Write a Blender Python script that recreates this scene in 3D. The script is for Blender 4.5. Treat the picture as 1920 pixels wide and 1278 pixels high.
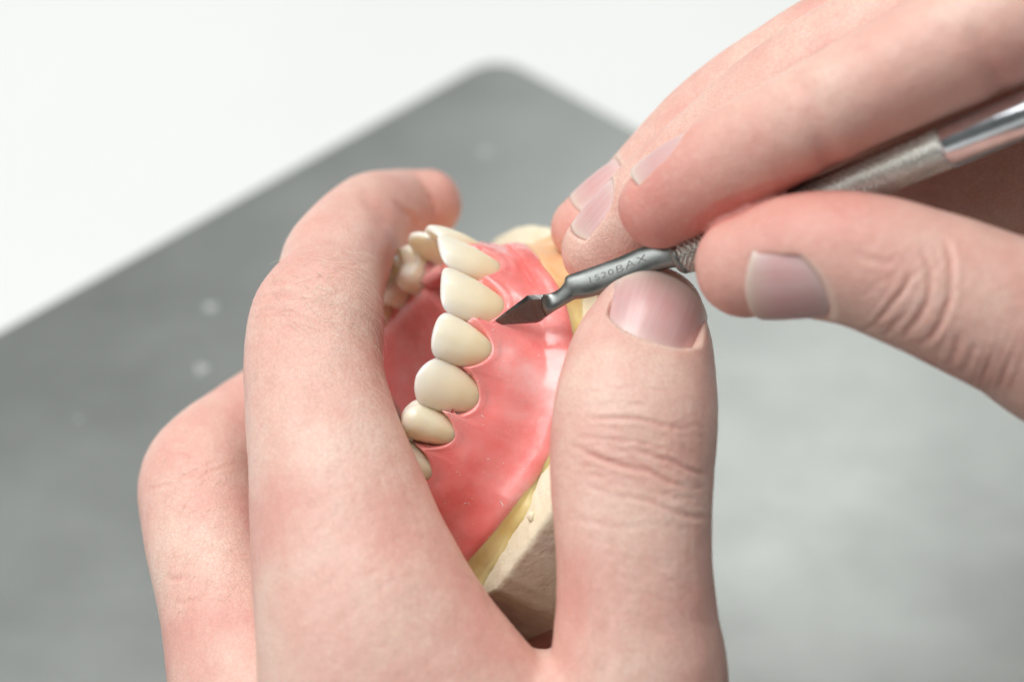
import bpy, bmesh, math, random
import numpy as np
from mathutils import Vector, Matrix
from mathutils.bvhtree import BVHTree

for o in list(bpy.data.objects):
    bpy.data.objects.remove(o)
scene = bpy.context.scene
col = scene.collection
rng = np.random.default_rng(7)
random.seed(7)

# ---------------------------------------------------------------- camera
PITCH = math.radians(41.0)
D = 287.0                      # mm from the lens to the work
F = 3733.0                     # focal length in photo pixels (70 mm on 36 mm)
FOC = np.array([0.0, 0.0, 76.0])   # mm, the work is held above the plate
XA = np.array([1.0, 0, 0])
UA = np.array([0, math.sin(PITCH), math.cos(PITCH)])
WA = np.array([0, -math.cos(PITCH), math.sin(PITCH)])
BASIS = np.stack([XA, UA, WA])     # bench frame (x, up, out) in mm -> world

def to_world(v):
    return (np.asarray(v, float) @ BASIS + FOC) * 0.001

def P(px, py, w):
    d = D - w
    return np.array([(px - 960) / F * d, (639 - py) / F * d, w])

def pix(v):
    d = D - v[:, 2]
    return np.stack([960 + F * v[:, 0] / d, 639 - F * v[:, 1] / d], 1)

cam_d = bpy.data.cameras.new('camera')
cam_d.lens = 70.0
cam_d.sensor_width = 36.0
cam_d.clip_start = 0.01
cam_d.clip_end = 20.0
cam_d.dof.use_dof = True
cam_d.dof.focus_distance = (D - 6.0) * 0.001
cam_d.dof.aperture_fstop = 9.0
cam_d.dof.aperture_blades = 9
cam = bpy.data.objects.new('camera', cam_d)
col.objects.link(cam)
cam.location = Vector(to_world([0, 0, D]))
cam.rotation_euler = (math.radians(90) - PITCH, 0, 0)
scene.camera = cam

# ---------------------------------------------------------------- light
world = bpy.data.worlds.new('World')
scene.world = world
world.use_nodes = True
bg = world.node_tree.nodes['Background']
bg.inputs[0].default_value = (0.95, 1.0, 0.985, 1)
bg.inputs[1].default_value = 0.14

def area(name, loc, target, sx, sy, power, color):
    d = bpy.data.lights.new(name, 'AREA')
    d.shape = 'RECTANGLE'
    d.size, d.size_y = sx, sy
    d.energy = power
    d.color = color
    o = bpy.data.objects.new(name, d)
    col.objects.link(o)
    o.location = loc
    o.rotation_euler = (Vector(target) - Vector(loc)).to_track_quat('-Z', 'Y').to_euler()
    return o

area('ceiling_lamp', (-0.38, 0.12, 1.35), (0, 0.0, 0.05), 0.9, 0.8, 17.5, (1.0, 0.99, 0.97))
area('window_light', (-1.10, -0.40, 1.15), (0, 0.0, 0.06), 0.9, 0.8, 9.5, (0.97, 0.985, 1.0))
area('far_ceiling_lamp', (0.30, 1.30, 1.30), (0, 0.0, 0.05), 0.6, 0.45, 6.2, (1.0, 0.99, 0.97))

scene.view_settings.view_transform = 'Standard'
scene.view_settings.look = 'None'
scene.view_settings.gamma = 1.0
scene.view_settings.exposure = 0.0
scene.cycles.use_denoising = True
scene.cycles.max_bounces = 8

# ---------------------------------------------------------------- helpers
def new_mat(name):
    m = bpy.data.materials.new(name)
    m.use_nodes = True
    nt = m.node_tree
    return m, nt, nt.nodes['Principled BSDF']

def node(nt, kind, **kw):
    n = nt.nodes.new(kind)
    for k, v in kw.items():
        if hasattr(n, k):
            setattr(n, k, v)
        else:
            n.inputs[k].default_value = v
    return n

def noise(nt, vec, scale, detail=4, rough=0.55):
    n = node(nt, 'ShaderNodeTexNoise')
    n.inputs['Scale'].default_value = scale
    n.inputs['Detail'].default_value = detail
    n.inputs['Roughness'].default_value = rough
    if vec is not None:
        nt.links.new(vec, n.inputs['Vector'])
    return n

def ramp(nt, fac, stops):
    r = node(nt, 'ShaderNodeValToRGB')
    el = r.color_ramp.elements
    while len(el) < len(stops):
        el.new(0.5)
    for e, (p, c) in zip(el, stops):
        e.position = p
        e.color = (*c, 1) if len(c) == 3 else c
    nt.links.new(fac, r.inputs[0])
    return r

def mixc(nt, fac, a, b, mode='MIX'):
    m = node(nt, 'ShaderNodeMix', data_type='RGBA', blend_type=mode)
    for sock, v in ((m.inputs[0], fac), (m.inputs[6], a), (m.inputs[7], b)):
        if hasattr(v, 'is_linked'):
            nt.links.new(v, sock)
        else:
            sock.default_value = v if isinstance(v, float) else (*v, 1)
    return m.outputs[2]

def bump(nt, height, strength, dist, prev=None):
    b = node(nt, 'ShaderNodeBump')
    b.inputs['Strength'].default_value = strength
    b.inputs['Distance'].default_value = dist
    nt.links.new(height, b.inputs['Height'])
    if prev is not None:
        nt.links.new(prev, b.inputs['Normal'])
    return b.outputs['Normal']

def mk(name, verts, faces, mat, parent=None, smooth=True, world_space=False):
    """One mesh object; verts in bench-frame millimetres."""
    w = np.asarray(verts, float) if world_space else to_world(verts)
    if parent is not None:
        w = w - np.array(parent.location)
        loc = None
    else:
        loc = np.array([w[:, 0].mean(), w[:, 1].mean(), w[:, 2].min()])
        w = w - loc
    me = bpy.data.meshes.new(name)
    me.from_pydata(w.tolist(), [], faces if isinstance(faces, list) else faces.tolist())
    me.update()
    me.materials.append(mat)
    if smooth:
        me.polygons.foreach_set('use_smooth', [True] * len(me.polygons))
    o = bpy.data.objects.new(name, me)
    col.objects.link(o)
    if parent is not None:
        o.parent = parent
    else:
        o.location = Vector(loc)
    return o

def thing(name, loc_world, label, cat):
    o = bpy.data.objects.new(name, None)
    col.objects.link(o)
    o.empty_display_size = 0.01
    o.location = Vector(loc_world)
    o['label'] = label
    o['category'] = cat
    return o

def tag(o, label, cat):
    o['label'] = label
    o['category'] = cat

def catmull(pts, n):
    pts = np.asarray(pts, float)
    k = len(pts)
    ext = np.vstack([2 * pts[0] - pts[1], pts, 2 * pts[-1] - pts[-2]])
    out = []
    for t in np.linspace(0, k - 1 - 1e-9, n):
        i = int(t)
        f = t - i
        a, b, c, d = ext[i], ext[i + 1], ext[i + 2], ext[i + 3]
        out.append(0.5 * ((2 * b) + (-a + c) * f + (2 * a - 5 * b + 4 * c - d) * f * f + (-a + 3 * b - 3 * c + d) * f ** 3))
    return np.array(out)

def ring_faces(nr, nc, closed=True, flip=False):
    f = []
    for i in range(nr - 1):
        for j in range(nc if closed else nc - 1):
            a, b = i * nc + j, i * nc + (j + 1) % nc
            q = (a, b, b + nc, a + nc)
            f.append(q[::-1] if flip else q)
    return f

def smoothstep(a, b, x):
    t = np.clip((x - a) / (b - a), 0, 1)
    return t * t * (3 - 2 * t)

# ---------------------------------------------------------------- materials
def skin_material():
    m, nt, b = new_mat('skin')
    tc = node(nt, 'ShaderNodeTexCoord').outputs['Object']
    at = node(nt, 'ShaderNodeAttribute', attribute_name='tint')
    n1 = noise(nt, tc, 75, 4)
    n2 = noise(nt, tc, 330, 3)
    c = ramp(nt, n1.outputs[0], [(0.34, (0.715, 0.385, 0.33)), (0.5, (0.755, 0.48, 0.405)), (0.66, (0.785, 0.57, 0.48))]).outputs[0]
    c = mixc(nt, at.outputs['Fac'], c, (0.66, 0.235, 0.20))
    spot = ramp(nt, n2.outputs[0], [(0.57, (0, 0, 0)), (0.72, (0.32, 0.32, 0.32))])
    c = mixc(nt, spot.outputs[0], c, (0.66, 0.36, 0.29))
    dry = node(nt, 'ShaderNodeAttribute', attribute_name='dry')
    c = mixc(nt, dry.outputs['Fac'], c, (0.82, 0.70, 0.60))
    v0 = node(nt, 'ShaderNodeTexVoronoi', feature='DISTANCE_TO_EDGE')
    v0.inputs['Scale'].default_value = 1350
    nz0 = noise(nt, tc, 500, 3)
    nt.links.new(mixc(nt, 0.0009, tc, nz0.outputs[1], 'ADD'), v0.inputs['Vector'])
    ln0 = ramp(nt, v0.outputs[0], [(0.0, (0.42, 0.42, 0.42)), (0.14, (0, 0, 0))])
    c = mixc(nt, ln0.outputs[0], c, (0.60, 0.32, 0.255))
    n4 = noise(nt, tc, 900, 3, 0.7)
    c = mixc(nt, ramp(nt, n4.outputs[0], [(0.52, (0, 0, 0)), (0.75, (0.28, 0.28, 0.28))]).outputs[0], c, (0.80, 0.60, 0.50))
    nt.links.new(c, b.inputs['Base Color'])
    b.inputs['Subsurface Weight'].default_value = 0.25
    b.inputs['Subsurface Radius'].default_value = (1.0, 0.36, 0.2)
    b.inputs['Subsurface Scale'].default_value = 0.0042
    b.inputs['Roughness'].default_value = 0.43
    b.inputs['Specular IOR Level'].default_value = 0.38
    v = node(nt, 'ShaderNodeTexVoronoi', feature='DISTANCE_TO_EDGE')
    v.inputs['Scale'].default_value = 1500
    nz = noise(nt, tc, 600, 3)
    wob = mixc(nt, 0.0006, tc, nz.outputs[1], 'ADD')
    nt.links.new(wob, v.inputs['Vector'])
    vr = ramp(nt, v.outputs[0], [(0.0, (0, 0, 0)), (0.16, (1, 1, 1))])
    nb = bump(nt, vr.outputs[0], 0.24, 0.00012)
    nb = bump(nt, noise(nt, tc, 700, 4, 0.65).outputs[0], 0.42, 0.00035, nb)
    nt.links.new(nb, b.inputs['Normal'])
    return m

def nail_material():
    m, nt, b = new_mat('fingernail')
    at = node(nt, 'ShaderNodeAttribute', attribute_name='nail')
    tc = node(nt, 'ShaderNodeAttribute', attribute_name='nail_uv').outputs['Vector']
    st = node(nt, 'ShaderNodeMapping')
    st.inputs['Scale'].default_value = (26, 0.8, 1)
    nt.links.new(tc, st.inputs['Vector'])
    n = noise(nt, st.outputs[0], 1.0, 2)
    c = ramp(nt, at.outputs['Fac'], [(0.0, (0.74, 0.57, 0.53)), (0.22, (0.67, 0.41, 0.395)), (0.6, (0.65, 0.365, 0.355)), (0.86, (0.67, 0.44, 0.40)), (0.95, (0.71, 0.54, 0.46))]).outputs[0]
    c = mixc(nt, ramp(nt, n.outputs[0], [(0.4, (0, 0, 0)), (0.7, (0.35, 0.35, 0.35))]).outputs[0], c, (0.72, 0.56, 0.55))
    nt.links.new(c, b.inputs['Base Color'])
    b.inputs['Subsurface Weight'].default_value = 0.25
    b.inputs['Subsurface Radius'].default_value = (1, 0.4, 0.3)
    b.inputs['Subsurface Scale'].default_value = 0.0015
    b.inputs['Roughness'].default_value = 0.32
    b.inputs['Coat Weight'].default_value = 0.08
    b.inputs['Coat Roughness'].default_value = 0.2
    nt.links.new(bump(nt, n.outputs[0], 0.3, 0.0001), b.inputs['Normal'])
    return m

def tooth_material():
    m, nt, b = new_mat('denture_tooth')
    at = node(nt, 'ShaderNodeAttribute', attribute_name='height')
    tc = node(nt, 'ShaderNodeTexCoord').outputs['Object']
    n = noise(nt, tc, 160, 3)
    c = ramp(nt, at.outputs['Fac'], [(0.0, (0.82, 0.66, 0.36)), (0.22, (0.89, 0.77, 0.51)), (0.6, (0.91, 0.83, 0.635)), (1.0, (0.90, 0.845, 0.71))]).outputs[0]
    c = mixc(nt, ramp(nt, n.outputs[0], [(0.45, (0, 0, 0)), (0.75, (0.25, 0.25, 0.25))]).outputs[0], c, (0.80, 0.69, 0.47))
    nt.links.new(c, b.inputs['Base Color'])
    b.inputs['Subsurface Weight'].default_value = 0.85
    b.inputs['Subsurface Radius'].default_value = (1, 0.8, 0.5)
    b.inputs['Subsurface Scale'].default_value = 0.0038
    b.inputs['Roughness'].default_value = 0.3
    b.inputs['Coat Weight'].default_value = 0.15
    b.inputs['Coat Roughness'].default_value = 0.15
    nt.links.new(bump(nt, noise(nt, tc, 420, 3).outputs[0], 0.12, 0.0002), b.inputs['Normal'])
    return m

def gum_material():
    m, nt, b = new_mat('pink_acrylic')
    tc = node(nt, 'ShaderNodeTexCoord').outputs['Object']
    n = noise(nt, tc, 85, 4, 0.55)
    c = ramp(nt, n.outputs[0], [(0.34, (0.835, 0.185, 0.17)), (0.5, (0.855, 0.285, 0.265)), (0.64, (0.885, 0.47, 0.445))]).outputs[0]
    sp = noise(nt, tc, 1500, 2)
    c = mixc(nt, ramp(nt, sp.outputs[0], [(0.70, (0, 0, 0)), (0.76, (0.6, 0.6, 0.6))]).outputs[0], c, (0.85, 0.58, 0.55))
    nt.links.new(c, b.inputs['Base Color'])
    b.inputs['Subsurface Weight'].default_value = 0.35
    b.inputs['Subsurface Radius'].default_value = (1.0, 0.3, 0.22)
    b.inputs['Subsurface Scale'].default_value = 0.0014
    rr = ramp(nt, noise(nt, tc, 260, 4).outputs[0], [(0.35, (0.16, 0.16, 0.16)), (0.65, (0.34, 0.34, 0.34))])
    nt.links.new(rr.outputs[0], b.inputs['Roughness'])
    b.inputs['Coat Weight'].default_value = 0.35
    b.inputs['Coat Roughness'].default_value = 0.14
    # fine scratches left by the instrument
    mp = node(nt, 'ShaderNodeMapping')
    mp.inputs['Rotation'].default_value = (0.5, 0.9, 0.4)
    mp.inputs['Scale'].default_value = (1, 5, 5)
    nt.links.new(tc, mp.inputs['Vector'])
    nb = bump(nt, noise(nt, mp.outputs[0], 420, 3).outputs[0], 0.06, 0.0002)
    nb = bump(nt, noise(nt, tc, 170, 3).outputs[0], 0.22, 0.0008, nb)
    nt.links.new(nb, b.inputs['Normal'])
    return m

def stone_material():
    m, nt, b = new_mat('dental_stone')
    tc = node(nt, 'ShaderNodeTexCoord').outputs['Object']
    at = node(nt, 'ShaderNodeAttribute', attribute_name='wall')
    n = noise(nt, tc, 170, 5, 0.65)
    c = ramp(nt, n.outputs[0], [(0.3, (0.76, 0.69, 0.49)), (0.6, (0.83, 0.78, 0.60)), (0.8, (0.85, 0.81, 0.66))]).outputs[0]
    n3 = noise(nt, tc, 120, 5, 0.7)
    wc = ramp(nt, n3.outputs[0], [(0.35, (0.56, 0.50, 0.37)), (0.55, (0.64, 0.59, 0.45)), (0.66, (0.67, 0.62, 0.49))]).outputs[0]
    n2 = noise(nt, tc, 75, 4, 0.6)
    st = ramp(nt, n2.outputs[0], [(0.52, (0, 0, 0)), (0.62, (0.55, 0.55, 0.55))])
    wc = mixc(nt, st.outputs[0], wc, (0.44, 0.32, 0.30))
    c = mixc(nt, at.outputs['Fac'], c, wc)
    nt.links.new(c, b.inputs['Base Color'])
    b.inputs['Roughness'].default_value = 0.75
    nb = bump(nt, noise(nt, tc, 450, 6, 0.7).outputs[0], 0.5, 0.0006)
    nb = bump(nt, noise(nt, tc, 1400, 3).outputs[0], 0.3, 0.0002, nb)
    nt.links.new(nb, b.inputs['Normal'])
    return m

def wax_material():
    m, nt, b = new_mat('amber_wax')
    tc = node(nt, 'ShaderNodeTexCoord').outputs['Object']
    n = noise(nt, tc, 140, 4)
    c = ramp(nt, n.outputs[0], [(0.35, (0.78, 0.56, 0.20)), (0.6, (0.82, 0.66, 0.32))]).outputs[0]
    at = node(nt, 'ShaderNodeAttribute', attribute_name='peach')
    c = mixc(nt, at.outputs['Fac'], c, (0.80, 0.40, 0.24))
    nt.links.new(c, b.inputs['Base Color'])
    b.inputs['Subsurface Weight'].default_value = 0.5
    b.inputs['Subsurface Radius'].default_value = (1, 0.6, 0.25)
    b.inputs['Subsurface Scale'].default_value = 0.003
    b.inputs['Roughness'].default_value = 0.35
    nt.links.new(bump(nt, n.outputs[0], 0.4, 0.001), b.inputs['Normal'])
    return m

def steel_material(name, base, rough, streak=True):
    m, nt, b = new_mat(name)
    tc = node(nt, 'ShaderNodeTexCoord').outputs['Object']
    n = noise(nt, tc, 350, 4, 0.6)
    c = ramp(nt, n.outputs[0], [(0.3, tuple(x * 0.8 for x in base)), (0.7, base)])
    nt.links.new(c.outputs[0], b.inputs['Base Color'])
    b.inputs['Metallic'].default_value = 1.0
    r = ramp(nt, n.outputs[0], [(0.3, (rough * 0.8,) * 3), (0.7, (rough * 1.25,) * 3)])
    nt.links.new(r.outputs[0], b.inputs['Roughness'])
    nt.links.new(bump(nt, noise(nt, tc, 900, 3).outputs[0], 0.12, 0.0001), b.inputs['Normal'])
    return m

def plate_material():
    m, nt, b = new_mat('brushed_plate')
    tc = node(nt, 'ShaderNodeTexCoord').outputs['Object']
    mp = node(nt, 'ShaderNodeMapping')
    mp.inputs['Scale'].default_value = (1, 1.5, 1)
    mp.inputs['Rotation'].default_value = (0, 0, 0.6)
    nt.links.new(tc, mp.inputs['Vector'])
    n = noise(nt, mp.outputs[0], 22, 5, 0.6)
    n2 = noise(nt, tc, 28, 4, 0.6)
    c = ramp(nt, n.outputs[0], [(0.3, (0.25, 0.266, 0.257)), (0.7, (0.28, 0.297, 0.287))]).outputs[0]
    c = mixc(nt, ramp(nt, n2.outputs[0], [(0.4, (0, 0, 0)), (0.7, (0.5, 0.5, 0.5))]).outputs[0], c, (0.335, 0.353, 0.342))
    nt.links.new(c, b.inputs['Base Color'])
    b.inputs['Metallic'].default_value = 0.6
    r = ramp(nt, n.outputs[0], [(0.3, (0.33,) * 3), (0.7, (0.41,) * 3)])
    nt.links.new(r.outputs[0], b.inputs['Roughness'])
    return m

def plain_material(name, c1, c2, scale, rough):
    m, nt, b = new_mat(name)
    tc = node(nt, 'ShaderNodeTexCoord').outputs['Object']
    n = noise(nt, tc, scale, 4)
    nt.links.new(ramp(nt, n.outputs[0], [(0.35, c1), (0.65, c2)]).outputs[0], b.inputs['Base Color'])
    b.inputs['Roughness'].default_value = rough
    return m

SKIN, NAIL, TOOTH, GUM, STONE, WAX = skin_material(), nail_material(), tooth_material(), gum_material(), stone_material(), wax_material()
STEEL = steel_material('satin_steel', (0.31, 0.322, 0.306), 0.36)
BLADE = steel_material('steel_painted_reflection', (0.20, 0.185, 0.175), 0.26)  # dark reflection of hand and cast painted into the blade's base colour
CHROME = steel_material('polished_steel', (0.78, 0.79, 0.82), 0.13)
KNURL = steel_material('knurled_steel', (0.74, 0.74, 0.69), 0.26)
PLATE = plate_material()
TABLE = plain_material('white_laminate', (0.73, 0.75, 0.738), (0.75, 0.768, 0.756), 12, 0.45)
INK = plain_material('engraved_mark', (0.12, 0.124, 0.12), (0.15, 0.154, 0.15), 900, 0.42)
HAIR = plain_material('pale_hair', (0.82, 0.70, 0.56), (0.88, 0.78, 0.64), 500, 0.35)
SPLASH = plain_material('dried_plaster', (0.36, 0.38, 0.37), (0.42, 0.44, 0.43), 600, 0.7)
CRUMB = plain_material('white_acrylic_crumb', (0.80, 0.78, 0.74), (0.86, 0.84, 0.80), 900, 0.4)

# ---------------------------------------------------------------- setting
T = 1.6
tv = np.array([[-T, -T, -0.0065], [T, -T, -0.0065], [T, T, -0.0065], [-T, T, -0.0065],
               [-T, -T, -0.035], [T, -T, -0.035], [T, T, -0.035], [-T, T, -0.035]])
tb = mk('table', tv, [(0, 1, 2, 3), (7, 6, 5, 4), (0, 4, 5, 1), (1, 5, 6, 2), (2, 6, 7, 3), (3, 7, 4, 0)], TABLE, smooth=False, world_space=True)
tb['kind'] = 'structure'
tag(tb, 'bright white laminate table top under the grey metal plate', 'table')

def floor_point(px, py, z=0.0):
    c = to_world([0, 0, D])
    r = to_world(P(px, py, 0)) - c
    return c + r * ((z - c[2]) / r[2])

pa, pb, pc = floor_point(0, 617), floor_point(868, 135), floor_point(1195, 241)
ea = (pa - pb); ea /= np.linalg.norm(ea)
# corner where the two edges of the plate meet, second edge made square to the first
ec = np.array([-ea[1], ea[0], 0.0])
if ec @ (pc - pb) < 0:
    ec = -ec
corner = pb + ea * ((pc - pb) @ ea)
print('plate corner pixel check', corner)
def rounded_plate(l1, l2, r, th):
    pts = []
    cs = [(r, r, 180), (l1 - r, r, 270), (l1 - r, l2 - r, 0), (r, l2 - r, 90)]
    for cx, cy, a0 in cs:
        for k in range(9):
            a = math.radians(a0 + k * 90 / 8)
            pts.append((cx + r * math.cos(a), cy + r * math.sin(a)))
    pts = np.array(pts)
    v, n = [], len(pts)
    cen = np.array([l1 / 2, l2 / 2])
    for ins, z in ((0.0, -th), (0.0, -0.0012), (0.0004, -0.0004), (0.0012, 0.0)):
        for p in pts:
            q = p + (cen - p) / np.linalg.norm(cen - p) * ins
            w = corner + ea * q[0] + ec * q[1]
            v.append((w[0], w[1], z))
    f = ring_faces(4, n)
    f.append(tuple(range(3 * n, 4 * n)))
    f.append(tuple(range(n - 1, -1, -1)))
    if np.cross(ea, ec)[2] < 0:
        f = [q[::-1] for q in f]
    return np.array(v), f
v, f = rounded_plate(0.46, 0.42, 0.0085, 0.006)
pl = mk('metal_plate', v, f, PLATE, smooth=False, world_space=True)
tag(pl, 'grey brushed metal plate with rounded corner lying on the white table', 'metal plate')

# small pale plaster splashes dried on the plate
for k, (px, py, r) in enumerate([(395, 575, 1.5), (378, 690, 1.5), (910, 285, 1.5), (148, 785, 0.6)]):
    c = floor_point(px, py)
    m = 12
    vv = [(c[0], c[1], 0.0003)]
    for i in range(m):
        a = 2 * math.pi * i / m
        q = r * 0.001 * (1 + 0.2 * math.sin(3 * a + k))
        vv.append((c[0] + q * 0.6 * math.cos(a), c[1] + q * 0.6 * math.sin(a), 0.00022))
    for i in range(m):
        a = 2 * math.pi * i / m
        q = r * 0.001 * (1 + 0.2 * math.sin(3 * a + k))
        vv.append((c[0] + q * math.cos(a), c[1] + q * math.sin(a), -0.00005))
    ff = [(0, 1 + i, 1 + (i + 1) % m) for i in range(m)] + [(1 + i, 1 + m + i, 1 + m + (i + 1) % m, 1 + (i + 1) % m) for i in range(m)]
    mk('plaster_splash', np.array(vv), ff, SPLASH, pl, world_space=True)

# ---------------------------------------------------------------- denture frame
DL = np.array([0.06335, -0.60207, 0.79592])
DA = np.array([0.51671, 0.70209, 0.48997])
DN = np.array([-0.85381, 0.38022, 0.35558])
DO = np.array([-10.06, 11.63, 0.0])
def den(l, a, n):
    l, a, n = np.asarray(l, float), np.asarray(a, float), np.asarray(n, float)
    return DO + l[..., None] * DL + a[..., None] * DA + n[..., None] * DN

half = np.array([(0, 0.15), (4.92, -0.16), (9.1, -1.1), (13.0, -2.9), (15.8, -5.3), (17.85, -8.1), (19.5, -10.5), (21.05, -13.1), (22.5, -15.8), (23.85, -18.6), (25.4, -22.6), (26.6, -26.8), (27.6, -31.2), (28.2, -35.0)])
cur = catmull(np.vstack([half[::-1] * [-1, 1], half[1:]]), 1601)
seg = np.linalg.norm(np.diff(cur, axis=0), axis=1)
arc = np.concatenate([[0], np.cumsum(seg)])
arc -= arc[800]
SMAX = arc[-1]
def C(s):
    s = np.asarray(s, float)
    return np.stack([np.interp(s, arc, cur[:, 0]), np.interp(s, arc, cur[:, 1])], -1)
def G(s):                                     # outward normal of the arch
    t = C(np.asarray(s) + 0.3) - C(np.asarray(s) - 0.3)
    t /= np.linalg.norm(t, axis=-1, keepdims=True)
    return np.stack([-t[..., 1], t[..., 0]], -1)

def arc_at(l):
    return float(np.interp(l, cur[800:, 0], arc[800:]))
# kind, arch position l, width, crown length
TEETH = []
for kind, l, wd, ln in (('ci', 4.92, 9.5, 10.4), ('li', 13.0, 7.2, 9.4), ('ca', 17.85, 7.4, 10.1), ('pm', 21.05, 5.8, 8.9), ('pm', 23.85, 6.0, 8.2), ('mo', 26.4, 9.2, 7.6)):
    s = arc_at(l)
    TEETH.append((kind, s, wd, ln))
    TEETH.append((kind, -s, wd, ln))
TS = sorted(TEETH, key=lambda t: t[1])
ts_c = np.array([t[1] for t in TS]); ts_l = np.array([t[3] for t in TS]); ts_w = np.array([t[2] for t in TS])

def tooth_mesh(kind, s0, wd, ln):
    nr, nc = 22, 36
    hs = np.concatenate([np.linspace(-0.38, 0.80, 16), 0.80 + 0.2 * np.sin(np.linspace(0, 1, 7)[1:] * math.pi / 2)])
    c0, g0 = C(s0), G(s0)
    t0 = np.array([g0[1], -g0[0]])
    V, H = [], []
    th = np.linspace(0, 2 * math.pi, nc, endpoint=False)
    big = kind in ('pm', 'mo')
    for h in hs:
        hc = max(h, -0.2)
        wprof = np.interp(hc, [-0.2, 0.0, 0.25, 0.55, 0.8, 1.0], [0.48, 0.60, 0.80, 0.96, 1.0, 0.93] if not big else [0.58, 0.68, 0.83, 0.96, 1.0, 0.92])
        wx = wd * 0.5 * wprof
        lab = np.interp(hc, [-0.2, 0.1, 0.4, 0.75, 1.0], [0.2, 0.75, 0.95, 0.7, 0.15] if not big else [0.3, 0.9, 1.2, 0.8, 0.1])
        if big:
            lin = np.interp(hc, [-0.2, 0.2, 0.6, 1.0], [5.6, 6.4, 6.6, 5.4])
        else:
            lin = np.interp(hc, [-0.2, 0.15, 0.45, 0.75, 1.0], [4.6, 4.0, 2.6, 1.7, 1.1])
        top = 0.0
        if h > 0.80:
            q = (h - 0.80) / 0.20
            e = 3.0 if kind == 'ci' else (2.3 if kind == 'li' else 1.6)
            k = max(1 - q ** e, 0.0) ** (1 / e) if q < 1 else 0.0
            k = max(k, 0.0)
            if kind == 'ca':
                k = max(1 - q ** 2.0, 0) ** (1 / 2.0)
            wx *= 0.02 + 0.98 * k
            if not big:
                thick = (lab + lin) * (0.35 + 0.65 * k)
                mid = (lab - lin) / 2
                lab, lin = mid + thick / 2, -(mid - thick / 2)
            else:
                thick = (lab + lin) * (0.02 + 0.98 * k ** 0.8)
                mid = (lab - lin) / 2
                lab, lin = mid + thick / 2, -(mid - thick / 2)
        p = 2.5
        cx, sx = np.cos(th), np.sin(th)
        x = wx * np.sign(cx) * np.abs(cx) ** (2 / p)
        yc = (lab - lin) / 2
        yr = (lab + lin) / 2
        y = yc + yr * np.sign(sx) * np.abs(sx) ** (2 / p)
        # labial face rounds back towards the contact points
        y = y - 0.9 * (x / (wd * 0.5)) ** 2 * smoothstep(-2.5, 0.5, y)
        z = np.full(nc, (h - 1.0) * ln)
        if big:
            gz = np.interp(y, [-6.8, -5.2, -2.8, -0.6, 1.2], [-1.9, -1.0, -2.2, 0.05, -0.4])
            z = z + (gz - 1.0 * (x / (wd * 0.5)) ** 2) * smoothstep(0.55, 1.0, h)
        if kind == 'ca':
            z = z - 0.06 * smoothstep(0.5, 1, h) * x ** 2
        if kind == 'ci' or kind == 'li':
            y = y + 0.07 * np.cos(x * 2.3) * smoothstep(0.2, 0.8, h) * smoothstep(-0.5, 0.3, y)
        pos = c0 + np.outer(x, t0) + np.outer(y, g0)
        V.append(den(pos[:, 0], pos[:, 1], z))
        H += [float(np.clip(h, 0, 1))] * nc
    V = np.vstack(V)
    f = ring_faces(len(hs), nc)
    V = np.vstack([V, V[-nc:].mean(0), V[:nc].mean(0)])
    H += [1.0, 0.0]
    top, bot, base = len(V) - 2, len(V) - 1, (len(hs) - 1) * nc
    for j in range(nc):
        f.append((base + j, base + (j + 1) % nc, top))
        f.append(((j + 1) % nc, j, bot))
    return V, f, H

def fix_normals(o):
    bm = bmesh.new()
    bm.from_mesh(o.data)
    bmesh.ops.recalc_face_normals(bm, faces=bm.faces)
    bm.to_mesh(o.data)
    bm.free()

def set_attr(o, name, vals):
    a = o.data.attributes.new(name, 'FLOAT', 'POINT')
    a.data.foreach_set('value', np.asarray(vals, np.float32))

den_loc = to_world(den(0.0, -15.0, -22.0))
denture = thing('denture', den_loc, 'pink acrylic denture with cream teeth set on the stone cast', 'denture')
for kind, s, wd, ln in TEETH:
    V, f, H = tooth_mesh(kind, s, wd, ln)
    o = mk('tooth', V, f, TOOTH, denture)
    set_attr(o, 'height', H)
    fix_normals(o)
    sb = o.modifiers.new('subdivision', 'SUBSURF')
    sb.levels = sb.render_levels = 1

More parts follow.
